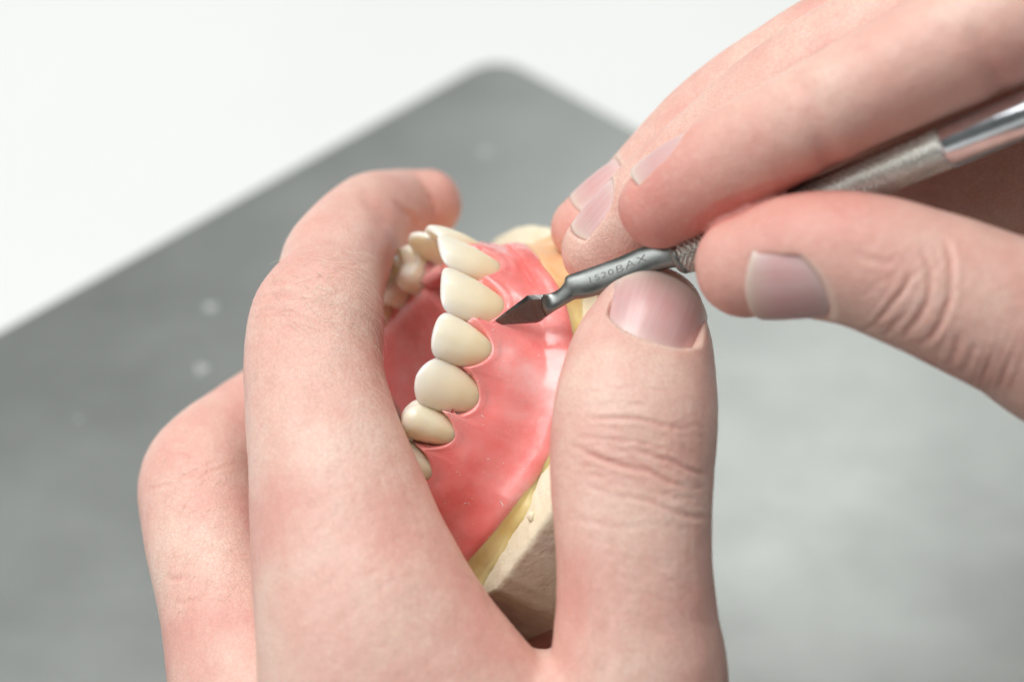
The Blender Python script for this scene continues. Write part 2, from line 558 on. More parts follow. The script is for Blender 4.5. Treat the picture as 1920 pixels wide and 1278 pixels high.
# pink acrylic base: profile swept round the arch
def border_n(s):
    return np.interp(s, [-50, -30, -20, -10, -5, 0, 6, 14, 23, 31, 41, 50], [-17, -16.6, -15.9, -15.2, -15.6, -17.2, -18.4, -20.2, -20.7, -19.2, -17.8, -17.4])
def border_r(s):
    return np.interp(s, [-50, -30, -20, -12, -5, 0, 8, 16, 24, 31, 41, 50], [3.4, 4.0, 3.4, 2.7, 2.8, 3.5, 4.2, 5.2, 5.2, 4.9, 3.0, 2.8])
NS = 360
ss = np.linspace(-SMAX + 0.5, SMAX - 0.5, NS)
rows = []
for s in ss:
    i = int(np.argmin(np.abs(ts_c - s)))
    u = (s - ts_c[i]) / (ts_w[i] * 0.54)
    u = float(np.clip(u, -1.25, 1.25))
    nb, rb = float(border_n(s)), float(border_r(s))
    ua = min(abs(u), 1.05)
    nm = -ts_l[i] + 0.5 + 3.5 * ua ** 2.0           # scalloped margin with papillae
    rm = 0.82 - 0.8 * ua ** 2.2
    nq = -ts_l[i] + 1.2 if abs(u) < 2 else nm
    nq = float(np.interp(s, ts_c, -ts_l)) + 1.0
    roo = 0.24 * math.cos(min(abs(u), 1) * math.pi)  # root swellings
    c, g = C(s), G(s)
    pts = [(-4.5, nb - 0.2), (rb - 2.2, nb - 1.0), (rb - 0.4, nb - 0.9), (rb + 0.45, nb - 0.2), (rb + 0.5, nb + 0.9),
           (rb * 0.80 + 0.15 + 0.2 * roo, nb + 2.6), (rb * 0.52 + 0.4 + 0.5 * roo, nb * 0.62 + nq * 0.38),
           (rb * 0.26 + 0.85 + 0.6 * roo, nb * 0.34 + nq * 0.66), (rm + 0.55 + 0.25 * roo, nm - 1.4), (rm + 0.36, nm - 0.5),
           (rm + 0.10, nm - 0.04), (rm - 0.45, nm + 0.05), (rm - 1.4, nm - 0.7 + 1.5 * ua ** 2), (-3.5, nm - 0.2 + 1.2 * ua ** 2), (-5.2, -5.8), (-7.0 if abs(s) > 24 else -4.8, -6.2)]
    inner = pts[-1]
    q0 = c + g * inner[0]
    prof = [np.array([*(c + g * r), n]) for r, n in pts]
    ctr = np.array([0.0, np.clip(c[1] - 6.0, -37.0, -9.0)])
    for k in np.linspace(0, 1, 9)[1:]:
        xy = q0 * (1 - k) + ctr * k
        vault = -6.2 - 10.5 * (1 - (1 - k) ** 2.2) * (0.45 + 0.55 * smoothstep(2, 20, -ctr[1] + 0.0))
        prof.append(np.array([xy[0], xy[1], vault]))
    prof = np.array(prof)
    rows.append(catmull(prof, 72))
rows = np.array(rows)
V = den(rows[..., 0], rows[..., 1], rows[..., 2]).reshape(-1, 3)
# hand-carved unevenness
def wob(v, sc, seed):
    r = np.random.default_rng(seed)
    out = np.zeros(len(v))
    for _ in range(10):
        k = r.normal(size=3) * sc
        out += np.sin(v @ k + r.uniform(0, 6.28))
    return out / 10 ** 0.5
loc3 = np.stack([rows[..., 0].ravel(), rows[..., 1].ravel(), rows[..., 2].ravel()], 1)
outw = np.repeat(np.stack([*G(ss).T], 1), 72, axis=0)
amp = 0.17 * wob(loc3, 0.28, 3) + 0.035 * wob(loc3, 0.8, 4)
mask = np.tile(smoothstep(8, 18, np.arange(72)) * (1 - smoothstep(28, 34, np.arange(72))), NS)
V = V + (outw[:, :1] * DL + outw[:, 1:] * DA) * (amp * mask)[:, None]
f = ring_faces(NS, 72, closed=False)
base = mk('base_plate', V, f, GUM, denture)
fix_normals(base)
so = base.modifiers.new('thickness', 'SOLIDIFY')
so.thickness = 0.0012
so.offset = -1

# ---------------------------------------------------------------- stone cast
LAND, BOT = -21.0, -34.0
outline_h = np.array([(0, 8.4), (7, 7.6), (14, 5.2), (20, 1.8), (25, -1.5), (30, -5.5), (33.2, -9), (34.4, -14), (35, -20), (35.2, -24.4)])
outline_f = np.array([(0, 8.4), (7, 7.6), (14, 5.2), (20.6, 1.8), (27, -2.4), (33, -6.6), (38.5, -12), (41.5, -17.5), (42, -22), (41.5, -26)])
oc = catmull(outline_h, 60)
oc = np.vstack([oc, [(34.5, -25.5), (29, -36.5), (27.5, -38), (0, -38.4)]])
of = np.vstack([catmull(outline_f, 60), [(40.5, -27.5), (33, -36.5), (31, -38), (0, -38.4)]])
outl = np.vstack([oc, (of[::-1] * [-1, 1])[1:-1]])
no = len(outl)
def outline_dir():
    t = np.roll(outl, -1, 0) - np.roll(outl, 1, 0)
    t /= np.linalg.norm(t, axis=1, keepdims=True)
    n = np.stack([-t[:, 1], t[:, 0]], 1)
    return n if (n[0, 1] > 0) else -n
on = outline_dir()
rings, wallv = [], []
for off, n, wl in ((-14, LAND + 0.2, 0), (-8, LAND + 0.15, 0), (-4, LAND, 0), (-1.6, LAND - 0.05, 0), (-0.35, LAND - 0.12, 0), (0.05, LAND - 0.45, 0.6), (0.2, LAND - 1.0, 1), (0.4, LAND - 4, 1), (0.6, LAND - 8, 1), (0.6, BOT + 1.0, 1), (0.2, BOT + 0.2, 1), (-0.8, BOT, 1), (-12, BOT, 1)):
    p = outl + on * off
    if off < -1:
        sc = 1 + off / 34.0
        p = (outl - [0, -16]) * sc + [0, -16]
    jit = 0.10 * wob(np.c_[p, np.full(no, n)], 0.9, 11) + 0.05 * wob(np.c_[p, np.full(no, n)], 2.6, 12)
    rings.append(np.c_[p + on * (jit * (wl > 0))[:, None], n + jit * (wl == 0) * 1.2])
    wallv += [wl] * no
R_ = np.vstack(rings)
V = den(R_[:, 0], R_[:, 1], R_[:, 2])
f = ring_faces(len(rings), no)
f.append(tuple(range(no)))
f.append(tuple(range(len(rings) * no - 1, (len(rings) - 1) * no - 1, -1)))
cast = thing('plaster_cast', to_world(den(0.0, -15.0, BOT)), 'cream dental stone cast with trimmed sides gripped under the denture', 'dental cast')
sto = mk('stone_base', V, f, STONE, cast)
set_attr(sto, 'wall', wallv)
fix_normals(sto)
sto.data.polygons.foreach_set('use_smooth', [len(p.vertices) == 4 for p in sto.data.polygons])
# casting bubble on the land
bl = den(30.6, -13.9, LAND + 0.15)
bm = bmesh.new(); bmesh.ops.create_icosphere(bm, subdivisions=2, radius=0.62)
bv = np.array([v.co[:] for v in bm.verts]); bf = [tuple(v.index for v in q.verts) for q in bm.faces]; bm.free()
o = mk('casting_bubble', bv * [1, 1.25, 1] + den(31.0, -13.4, LAND + 0.25), bf, STONE, cast)
set_attr(o, 'wall', [0.0] * len(bv))

# amber wax sealing the denture border to the land
rows = []
for s in ss:
    nb, rb = float(border_n(s)), float(border_r(s))
    c, g = C(s), G(s)
    wv = 0.35 * math.sin(s * 0.31) + 0.3 * math.sin(s * 0.83 + 1) + 1.3 * smoothstep(27, 34, s) + 4.2 * smoothstep(3, -8, s)
    ro = rb + 0.35 + wv
    pts = [(rb - 2.5, nb + 0.1), (rb + 0.3, nb + 0.35), (rb * 0.72 + ro * 0.28 + 0.1, (nb + LAND) / 2 + 0.15), (rb * 0.4 + ro * 0.6, LAND + 0.6), (ro - 0.2, LAND + 0.28), (ro + 0.12, LAND - 0.35), (rb, LAND - 0.6)]
    prof = np.array([np.array([*(c + g * r), n]) for r, n in pts])
    rows.append(catmull(prof, 22))
rows = np.array(rows)
V = den(rows[..., 0], rows[..., 1], rows[..., 2]).reshape(-1, 3)
V = V + 0.08 * wob(V, 0.9, 21)[:, None] * DN
wx = mk('wax_seal', V, ring_faces(NS, 22, closed=False), WAX, cast)
set_attr(wx, 'peach', np.repeat(smoothstep(6, -8, ss) * 0.6, 22))
fix_normals(wx)

# ---------------------------------------------------------------- hands
def tube(spec, n=46, m=40, cap0=0.85, cap1=0.6):
    """A tapering flesh segment: spec rows are (px, py, out, half width px, half depth mm)."""
    sp = np.array(spec, float)
    pts = np.array([P(a[0], a[1], a[2]) for a in sp])
    rw = sp[:, 3] * (D - sp[:, 2]) / F
    al = catmull(np.c_[pts, rw, sp[:, 4]], n)
    c, rw, rt = al[:, :3], al[:, 3], al[:, 4]
    tg = np.gradient(c, axis=0)
    tg /= np.linalg.norm(tg, axis=1, keepdims=True)
    th = np.linspace(0, 2 * math.pi, m, endpoint=False)
    rows = []
    def ring(cc, t, a, b):
        s = np.cross(t, [0, 0, 1.0]); s /= np.linalg.norm(s)
        d = np.cross(s, t)
        e = 2 / 2.15
        x = np.sign(np.cos(th)) * np.abs(np.cos(th)) ** e
        y = np.sign(np.sin(th)) * np.abs(np.sin(th)) ** e
        return cc + np.outer(x * a, s) + np.outer(y * b, d)
    for k in np.linspace(0, 1, 9)[:-1]:          # rounded tip
        q = math.cos(k * math.pi / 2)
        r = math.sin(k * math.pi / 2) ** 0.9
        r = max(r, 0.02)
        rows.append(ring(c[0] - tg[0] * q * rw[0] * cap0, tg[0], rw[0] * r, rt[0] * r))
    for i in range(n):
        rows.append(ring(c[i], tg[i], rw[i], rt[i]))
    for k in np.linspace(1, 0, 7)[1:]:
        q = math.cos(k * math.pi / 2)
        r = max(math.sin(k * math.pi / 2), 0.02)
        rows.append(ring(c[-1] + tg[-1] * q * rw[-1] * cap1, tg[-1], rw[-1] * r, rt[-1] * r))
    V = np.vstack(rows)
    f = ring_faces(len(rows), m)
    f.append(tuple(range(m - 1, -1, -1)))
    f.append(tuple(range(len(V) - m, len(V))))
    return V, f, (c, rw, rt, tg)

def smooth_mesh(v, edges, it, lam=0.5, mask=None):
    n = len(v)
    e0, e1 = edges[:, 0], edges[:, 1]
    deg = np.bincount(e0, minlength=n) + np.bincount(e1, minlength=n)
    deg = np.maximum(deg, 1)[:, None]
    for k in range(it):
        for l in (lam, -lam * 1.02) if mask is None else (lam,):
            acc = np.stack([np.bincount(e0, v[e1, i], n) + np.bincount(e1, v[e0, i], n) for i in range(3)], 1)
            dlt = acc / deg - v
            if mask is not None:
                dlt *= mask[:, None]
            v = v + l * dlt
    return v

class Hand:
    def __init__(self, chains, voxel):
        self.ch = {}
        V, Fc, off = [], [], 0
        for name, spec, kw in chains:
            v, f, info = tube(spec, **kw)
            self.ch[name] = info
            V.append(v)
            Fc += [tuple(i + off for i in q) for q in f]
            off += len(v)
        me = bpy.data.meshes.new('flesh')
        me.from_pydata(np.vstack(V).tolist(), [], Fc)
        bm = bmesh.new(); bm.from_mesh(me)
        bmesh.ops.recalc_face_normals(bm, faces=bm.faces)
        bm.to_mesh(me); bm.free()
        o = bpy.data.objects.new('flesh', me)
        col.objects.link(o)
        r = o.modifiers.new('remesh', 'REMESH')
        r.mode = 'VOXEL'
        r.voxel_size = voxel
        dg = bpy.context.evaluated_depsgraph_get()
        dg.update()
        ev = o.evaluated_get(dg)
        m2 = bpy.data.meshes.new_from_object(ev)
        n = len(m2.vertices)
        v = np.empty(n * 3); m2.vertices.foreach_get('co', v)
        self.v = v.reshape(-1, 3)
        e = np.empty(len(m2.edges) * 2, int); m2.edges.foreach_get('vertices', e)
        self.e = e.reshape(-1, 2)
        lp = np.empty(len(m2.loops), int); m2.loops.foreach_get('vertex_index', lp)
        self.f = lp.reshape(-1, 4)
        bpy.data.objects.remove(o)
        self.tint = np.zeros(n)
        self.dry = np.zeros(n)
        self.v = smooth_mesh(self.v, self.e, 9)
        self._own = None
        print('hand verts', n)

    def soft(self, spots, it):
        """relax the flesh where fingers run into the palm: (px, py, out, radius mm)"""
        mask = np.zeros(len(self.v))
        for px, py, w, r in spots:
            d = np.linalg.norm(self.v - P(px, py, w), axis=1)
            mask = np.maximum(mask, 1 - smoothstep(r * 0.5, r, d))
        self.v = smooth_mesh(self.v, self.e, it, 0.5, mask)

    def normals(self):
        a, b, c, d = (self.v[self.f[:, i]] for i in range(4))
        fn = np.cross(c - a, d - b)
        n = np.zeros_like(self.v)
        for i in range(4):
            for k in range(3):
                n[:, k] += np.bincount(self.f[:, i], fn[:, k], len(self.v))
        return n / np.maximum(np.linalg.norm(n, axis=1, keepdims=True), 1e-9)

    def near(self, name):
        """normalised distance to one segment and the place along it"""
        c, rw, rt, tg = self.ch[name]
        best = np.full(len(self.v), 1e9); arg = np.zeros(len(self.v), int)
        for i in range(len(c)):
            d = np.linalg.norm(self.v - c[i], axis=1) / max(rw[i], rt[i])
            m = d < best
            best[m] = d[m]; arg[m] = i
        return best, arg / (len(c) - 1.0)

    def own(self, name):
        if self._own is None:
            ks = list(self.ch)
            ds = np.stack([self.near(k)[0] for k in ks])
            self._own = (ks, ds.argmin(0))
        ks, am = self._own
        return am == ks.index(name)

    def crease(self, pts, depth, width, wmin=-1e9, lip=0.35, wig=1.2, red=0.0):
        """press a skin fold into the surface that faces the viewer side"""
        if getattr(self, '_nc', 0) % 12 == 0:
            self._n, self._q = self.normals(), pix(self.v)
        self._nc = getattr(self, '_nc', 0) + 1
        n, q = self._n, self._q
        pl_ = catmull(np.array(pts, float), 40)
        pl_ += np.c_[np.zeros(40), wig * np.sin(np.linspace(0, 14, 40) + pts[0][0])]
        lo, hi = pl_.min(0) - 40, pl_.max(0) + 40
        sel = np.where((q[:, 0] > lo[0]) & (q[:, 0] < hi[0]) & (q[:, 1] > lo[1]) & (q[:, 1] < hi[1]) & (n[:, 2] > 0.02) & (self.v[:, 2] > wmin))[0]
        if len(sel) == 0:
            return
        d = np.full(len(sel), 1e9); tt = np.zeros(len(sel))
        for i in range(39):
            a, b = pl_[i], pl_[i + 1]
            ab = b - a
            t = np.clip(((q[sel] - a) @ ab) / (ab @ ab), 0, 1)
            dd = np.linalg.norm(q[sel] - (a + t[:, None] * ab), axis=1)
            m = dd < d
            d[m] = dd[m]; tt[m] = (i + t[m]) / 39
        fade = smoothstep(0, 0.22, tt) * (1 - smoothstep(0.78, 1, tt))
        width = width * 0.78
        disp = -depth * np.exp(-(d / width) ** 2) + lip * depth * np.exp(-((d - 2.1 * width) / (1.3 * width)) ** 2)
        self.v[sel] += n[sel] * (disp * fade)[:, None]
        if red:
            self.tint[sel] += red * fade * np.exp(-(d / (1.3 * width)) ** 2)

    def blush(self, px, py, w, r, amt):
        d = np.linalg.norm(self.v - P(px, py, w), axis=1)
        self.tint += amt * np.exp(-(d / r) ** 2)

    def nail(self, chain, at, nrm, wd, ln, tip_shift=0.0, curv=None, roll=0.0):
        roll = math.radians(roll)
        c, rw, rt, tg = self.ch[chain]
        i = int(at * (len(c) - 1))
        ax = -tg[i]                                  # towards the fingertip
        nz = np.array(nrm, float)
        nz -= ax * (nz @ ax) * 0.85
        nz /= np.linalg.norm(nz)
        bvh = BVHTree.FromPolygons([Vector(p) for p in self.v[self._box(c[i], 22)[0]]], self._box(c[i], 22)[1])
        hit = bvh.ray_cast(Vector(c[i] + nz * 25), Vector(-nz))
        p0 = np.array(hit[0])
        ay = ax - nz * (ax @ nz); ay /= np.linalg.norm(ay)
        sx = np.cross(ay, nz)
        sx, ay = sx * math.cos(roll) + ay * math.sin(roll), ay * math.cos(roll) - sx * math.sin(roll)
        R = curv or wd * 0.58
        def height(x, y):
            return -(R - np.sqrt(np.maximum(R * R - np.clip(x, -R * 0.98, R * 0.98) ** 2, 0))) - 0.016 * y ** 2
        # nail outline: rounded at the cuticle, gently rounded free edge
        def yb(xn):
            return -0.5 * ln + 0.30 * ln * np.abs(xn) ** 3.2
        def yt(xn):
            return 0.5 * ln - 0.16 * ln * np.abs(xn) ** 2.6
        def halfw(yn):
            return 0.5 * wd * (1 - 0.07 * np.abs(yn - 0.1) ** 2 * 4)
        # seat the nail in the flesh
        loc = self.v - p0
        lx, ly, lz = loc @ sx, loc @ ay - tip_shift, loc @ nz
        near_ = (np.abs(lx) < wd) & (np.abs(ly) < ln) & (lz > -9) & (lz < 5) & self.own(chain)
        hw = halfw(np.clip(ly / ln, -0.5, 0.5))
        xn = np.clip(np.abs(lx) / hw, 0, 1)
        out = np.maximum(np.abs(lx) - hw, yb(xn) - ly)          # >0 outside the nail fold
        hz = height(lx, ly)
        tipz = smoothstep(0.30 * ln, 0.46 * ln, ly)
        inn = near_ & (ly < yt(xn) + 0.4)
        sink = np.minimum(0, (hz - 0.5) - lz) * (1 - smoothstep(-0.9, -0.1, out)) * (1 - 0.3 * tipz)
        self.v[inn] += nz * sink[inn][:, None]
        loc = self.v - p0
        lz = loc @ nz
        rim = near_ & (lz > hz - 2.2) & (out > -1.2) & (out < 2.6) & (ly < 0.5 * ln)
        want = hz + 0.42 * np.exp(-((out - 0.35) / 0.75) ** 2) - 0.05
        lift = np.maximum(0, want - lz) * smoothstep(-0.75, -0.15, out) * (1 - smoothstep(0.6, 2.4, out)) * (1 - smoothstep(0.12 * ln, 0.42 * ln, ly))
        self.v[rim] += nz * np.clip(lift, 0, 1.5)[rim][:, None]
        ring_ = (near_ & (lz > hz - 4)) * np.exp(-((out - 0.3) / 1.0) ** 2) * (ly < 0.45 * ln)
        self.v = smooth_mesh(self.v, self.e, 5, 0.5, ring_)
        self.dry += 0.6 * near_ * (lz > hz - 3) * np.exp(-((yb(xn) - ly - 0.15) / 0.5) ** 2) * (np.abs(lx) < hw * 0.97)
        nu, nv = 26, 24
        V, A, UVs = [], [], []
        for layer in (0.0, -0.4):
            for q in np.linspace(0, 1, nv):
                for xx in np.linspace(-1, 1, nu):
                    y = float(yb(xx) * (1 - q) + yt(xx) * q)
                    x = xx * float(halfw(y / ln))
                    z = float(height(np.array(x), np.array(y))) + layer + 0.03
                    V.append(p0 + sx * x + ay * (y + tip_shift) + nz * z)
                    A.append(q)
                    UVs.append((xx * 0.5 + 0.5, q, 0.0))
        N1 = nu * nv
        f = ring_faces(nv, nu, closed=False)
        f += [tuple(k + N1 for k in q[::-1]) for q in f]
        edge = [j for j in range(nu)] + [i * nu + nu - 1 for i in range(1, nv)] + [(nv - 1) * nu + j for j in range(nu - 2, -1, -1)] + [i * nu for i in range(nv - 2, 0, -1)]
        for a, b in zip(edge, edge[1:] + edge[:1]):
            f.append((b, a, a + N1, b + N1))
        return np.array(V), f, A, UVs

    def _box(self, c, r):
        key = (tuple(np.round(c, 3)), r)
        if getattr(self, '_bk', None) == key:
            return self._bv
        inb = np.linalg.norm(self.v - c, axis=1) < r
        idx = np.where(inb)[0]
        mp = -np.ones(len(self.v), int); mp[idx] = np.arange(len(idx))
        ff = self.f[inb[self.f].all(1)]
        self._bk, self._bv = key, (idx, [tuple(q) for q in mp[ff].tolist()])
        return self._bv

    def build(self, name, label, nails, hairs=()):
        w = to_world(self.v)
        root = thing(name, [w[:, 0].mean(), w[:, 1].mean(), w[:, 2].min()], label, 'hand')
        self.v = self.v + self.normals() * (0.025 * wob(self.v, 1.3, 31) + 0.05 * wob(self.v, 0.25, 32))[:, None]
        body = mk('skin', self.v, self.f, SKIN, root)
        set_attr(body, 'tint', np.clip(self.tint, 0, 0.95))
        set_attr(body, 'dry', np.clip(self.dry, 0, 0.8))
        for V, f, A, UVs in nails:
            o = mk('fingernail', V, f, NAIL, root)
            set_attr(o, 'nail', A)
            at = o.data.attributes.new('nail_uv', 'FLOAT_VECTOR', 'POINT')
            at.data.foreach_set('vector', np.array(UVs, np.float32).ravel())
            fix_normals(o)
        return root

# left hand: grips the cast, back of the hand to the viewer
LH = Hand([
    ('index', [(797, 384, -45, 67, 6.6), (742, 393, -42, 74, 7.2), (686, 414, -31, 80, 8), (633, 489, -16, 100, 8.6), (618, 545, -9, 103, 8.9), (596, 602, -2, 126, 9.8), (588, 680, 3, 130, 9.4), (600, 780, 8, 139, 10), (626, 900, 13, 160, 11), (660, 1050, 17, 192, 12.5), (704, 1200, 20, 232, 14), (780, 1420, 22, 320, 15)], dict(n=70, cap0=0.98)),
    ('middle', [(650, 690, -44, 80, 6.6), (545, 755, -35, 96, 7.8), (450, 826, -25, 106, 8.6), (380, 893, -16, 113, 9.4), (386, 990, -9, 116, 9.2), (424, 1130, -1, 124, 10), (480, 1300, 7, 160, 12), (560, 1450, 13, 210, 14)], dict(n=60)),
    ('ring', [(700, 800, -52, 75, 6.4), (600, 880, -46, 90, 7.6), (505, 960, -36, 100, 8.4), (470, 1060, -24, 105, 9), (500, 1200, -14, 115, 9.6), (560, 1350, -4, 150, 12), (640, 1500, 6, 200, 14)], dict(n=50)),
    ('little', [(760, 960, -52, 66, 5.8), (670, 1010, -48, 78, 6.6), (590, 1080, -40, 84, 7.2), (570, 1180, -30, 88, 7.8), (610, 1300, -20, 96, 8.4), (700, 1470, -6, 150, 12)], dict(n=44)),
    ('thumb', [(1217, 592, 8.5, 104, 7.6), (1210, 640, 11, 128, 8.6), (1197, 715, 15, 147, 9.4), (1189, 800, 18.5, 156, 10), (1185, 900, 20.5, 153, 9.6), (1187, 1000, 22, 147, 9.6), (1190, 1070, 22.5, 146, 9.8), (1193, 1160, 22.5, 153, 10.5), (1192, 1290, 22, 178, 12), (1140, 1450, 19, 225, 13)], dict(n=70, cap0=0.86)),
    ('heel', [(860, 1290, -16, 110, 9), (1000, 1250, -14, 110, 9), (1140, 1280, -6, 120, 9), (1180, 1420, 6, 150, 10)], dict(n=30)),
    ('web', [(800, 1390, 14, 150, 12), (960, 1430, 10, 130, 11), (1120, 1450, 14, 150, 12)], dict(n=30)),
    ('palm', [(740, 1400, 14, 230, 14), (900, 1560, 19, 430, 21), (910, 1700, 24, 440, 22), (890, 1880, 33, 410, 22), (860, 2150, 46, 410, 22), (850, 2500, 62, 480, 23)], dict(n=50)),
], 0.4)
LH.soft([(1030, 1360, 16, 14), (800, 1300, 22, 16), (470, 1250, 6, 12), (680, 1120, 18, 10), (800, 1560, 38, 26), (1150, 1560, 30, 26), (500, 1560, 20, 22)], 60)
# knuckle folds of the thumb
for pts, dp, wd_, rd in [
    ([(1070, 833), (1130, 862), (1195, 878), (1245, 898), (1285, 914)], 0.42, 6, 0.30),
    ([(1185, 842), (1235, 856), (1285, 876), (1330, 895)], 0.32, 5, 0.25),
    ([(1085, 787), (1140, 783), (1200, 787), (1260, 800), (1310, 806)], 0.26, 5, 0.22),
    ([(1075, 818), (1130, 822), (1180, 828)], 0.18, 4, 0.15),
    ([(1120, 822), (1160, 842), (1210, 848), (1250, 838)], 0.16, 4, 0.12),
    ([(1170, 928), (1230, 944), (1290, 968), (1335, 968)], 0.24, 6, 0.2),
    ([(1200, 918), (1260, 930), (1320, 938)], 0.14, 5, 0.1),
    ([(1095, 760), (1160, 755), (1230, 762)], 0.10, 4, 0.06),
    ([(1130, 730), (1200, 726), (1280, 742)], 0.08, 4, 0.04),
    ([(1080, 900), (1140, 925), (1200, 935)], 0.10, 5, 0.05),
    ([(1060, 960), (1140, 985), (1230, 985)], 0.09, 6, 0.04),
    ([(1075, 1075), (1080, 1140), (1078, 1210)], 0.16, 18, 0.12),
    ([(1120, 1160), (1135, 1220), (1130, 1290)], 0.16, 16, 0.06),
    ([(1180, 850), (1200, 870), (1230, 888)], 0.13, 4, 0.1),
    ([(1240, 812), (1270, 835), (1305, 850)], 0.12, 4, 0.1)]:
    LH.crease(pts, dp, wd_, wmin=8, red=rd)
for pts, dp, wd_ in [([(484, 560), (520, 552), (560, 556)], 0.14, 5), ([(478, 585), (520, 580), (565, 588)], 0.12, 5), ([(500, 535), (540, 530), (575, 535)], 0.12, 5),
                     ([(752, 392), (772, 408), (778, 430)], 0.5, 7), ([(800, 360), (815, 385), (812, 410)], 0.3, 7), ([(668, 352), (705, 388), (728, 432)], 0.25, 16), ([(735, 370), (750, 400), (755, 425)], 0.3, 8)]:
    LH.crease(pts, dp, wd_, wmin=-40, red=0.1)
for pts in ([(305, 1080), (330, 1085), (360, 1078)], [(330, 1130), (350, 1128), (380, 1120)], [(300, 850), (340, 845), (370, 860)], [(320, 905), (350, 890), (380, 880)]):
    LH.crease(pts, 0.18, 6, wmin=-30, red=0.08)
d, t = LH.near('thumb'); LH.tint += (d < 1.2) * 0.12 * (1 - smoothstep(0.0, 0.3, t))
d, t = LH.near('index'); LH.tint += (d < 1.2) * 0.45 * (1 - smoothstep(0.05, 0.34, t))
for b in [(1060, 1130, 26, 6, 0.28), (1310, 690, 14, 4, 0.3), (600, 560, 5, 9, 0.10), (560, 700, 12, 8, 0.1), (600, 1100, 30, 11, 0.16), (330, 900, -10, 8, 0.12), (1180, 830, 27, 8, 0.10), (1140, 600, 14, 3, 0.2), (780, 390, -22, 6, 0.2), (740, 520, -12, 6, 0.25), (760, 860, 10, 8, 0.15), (380, 1150, 10, 8, 0.1)]:
    LH.blush(*b)
rw_ = np.random.default_rng(3)
def fine_lines(hand, n, box, lx, slope, dp, wmin, wid=3.2):
    x0, x1, y0, y1 = box
    for _ in range(n):
        cx, cy = rw_.uniform(x0, x1), np.clip(rw_.normal((y0 + y1) / 2, (y1 - y0) / 4), y0, y1)
        L_ = rw_.uniform(0.4, 1.0) * lx
        sl = slope + rw_.normal() * 0.18
        if abs(slope) < 3:
            pts = [(cx - L_ / 2, cy - sl * L_ / 2), (cx, cy + rw_.normal() * 4), (cx + L_ / 2, cy + sl * L_ / 2)]
        else:
            pts = [(cx - L_ / 2 / sl, cy - L_ / 2), (cx + rw_.normal() * 3, cy), (cx + L_ / 2 / sl, cy + L_ / 2)]
        hand.crease(pts, dp * rw_.uniform(0.5, 1.2), wid, wmin=wmin, red=0.06)
fine_lines(LH, 46, (1075, 1310, 735, 1010), 130, 0.16, 0.10, 8)
fine_lines(LH, 16, (1080, 1300, 1010, 1200), 120, 0.3, 0.06, 8, 4)
fine_lines(LH, 26, (490, 690, 500, 640), 90, -0.25, 0.05, -40, 3.5)
fine_lines(LH, 16, (290, 430, 830, 960), 60, -0.4, 0.06, -40, 4)
nails = [LH.nail('thumb', 0.10, (0.10, 0.06, 1.0), 13.8, 12.2, -0.6, roll=-9)]
left = LH.build('left_hand', 'left hand with thumb and index finger gripping the stone cast', nails)

# right hand: pen grip on the instrument
RH = Hand([
    ('index', [(1243, 385, 17, 80, 7.0), (1312, 338, 20, 97, 7.8), (1398, 288, 23, 101, 8.2), (1535, 213, 28, 101, 8.6), (1734, 114, 32, 114, 9.4), (1930, 30, 34, 126, 10), (2150, -20, 30, 160, 12), (2350, 60, 18, 220, 14)], dict(n=64, cap0=0.98)),
    ('middle', [(1130, 470, -2, 76, 6.8), (1222, 376, 1, 88, 7.6), (1342, 285, 5, 98, 8.2), (1465, 182, 9, 104, 8.6), (1620, 92, 12, 110, 9), (1820, 20, 12, 118, 9.6), (2100, -10, 8, 150, 12), (2350, 120, 4, 200, 14)], dict(n=60, cap0=1.0)),
    ('ring', [(1104, 430, -15, 70, 6.4), (1205, 350, -13, 80, 7.2), (1330, 230, -10, 90, 7.8), (1462, 140, -7, 96, 8.2), (1600, 62, -5, 98, 8.6), (1800, -10, -6, 108, 9.2), (2080, -20, -10, 140, 12), (2350, 150, -10, 190, 13)], dict(n=60, cap0=1.0)),
    ('little', [(1290, 345, -20, 58, 5.6), (1400, 255, -20, 70, 6.6), (1530, 165, -20, 78, 7), (1690, 85, -20, 84, 7.6), (1900, 40, -22, 96, 8.4), (2150, 60, -22, 120, 10), (2380, 230, -20, 160, 12)], dict(n=50)),
    ('thumb', [(1402, 497, 25, 98, 7.6), (1500, 480, 28, 117, 8.6), (1615, 488, 30, 128, 9.4), (1750, 534, 31, 138, 10), (1900, 594, 31, 152, 11), (2080, 650, 28, 195, 13), (2300, 560, 14, 260, 16)], dict(n=60, cap0=0.98)),
    ('palm', [(1540, 290, -10, 70, 6), (1690, 320, -14, 125, 7), (1900, 330, -10, 180, 9), (2150, 320, 0, 260, 13), (2380, 330, 9, 370, 24), (2700, 420, 6, 370, 24), (3100, 560, -2, 320, 22), (3700, 760, -16, 330, 22)], dict(n=50)),
], 0.4)
RH.soft([(2150, 200, 15, 22), (2120, 500, 15, 22), (2420, 200, 25, 30), (2450, 600, 20, 30)], 70)
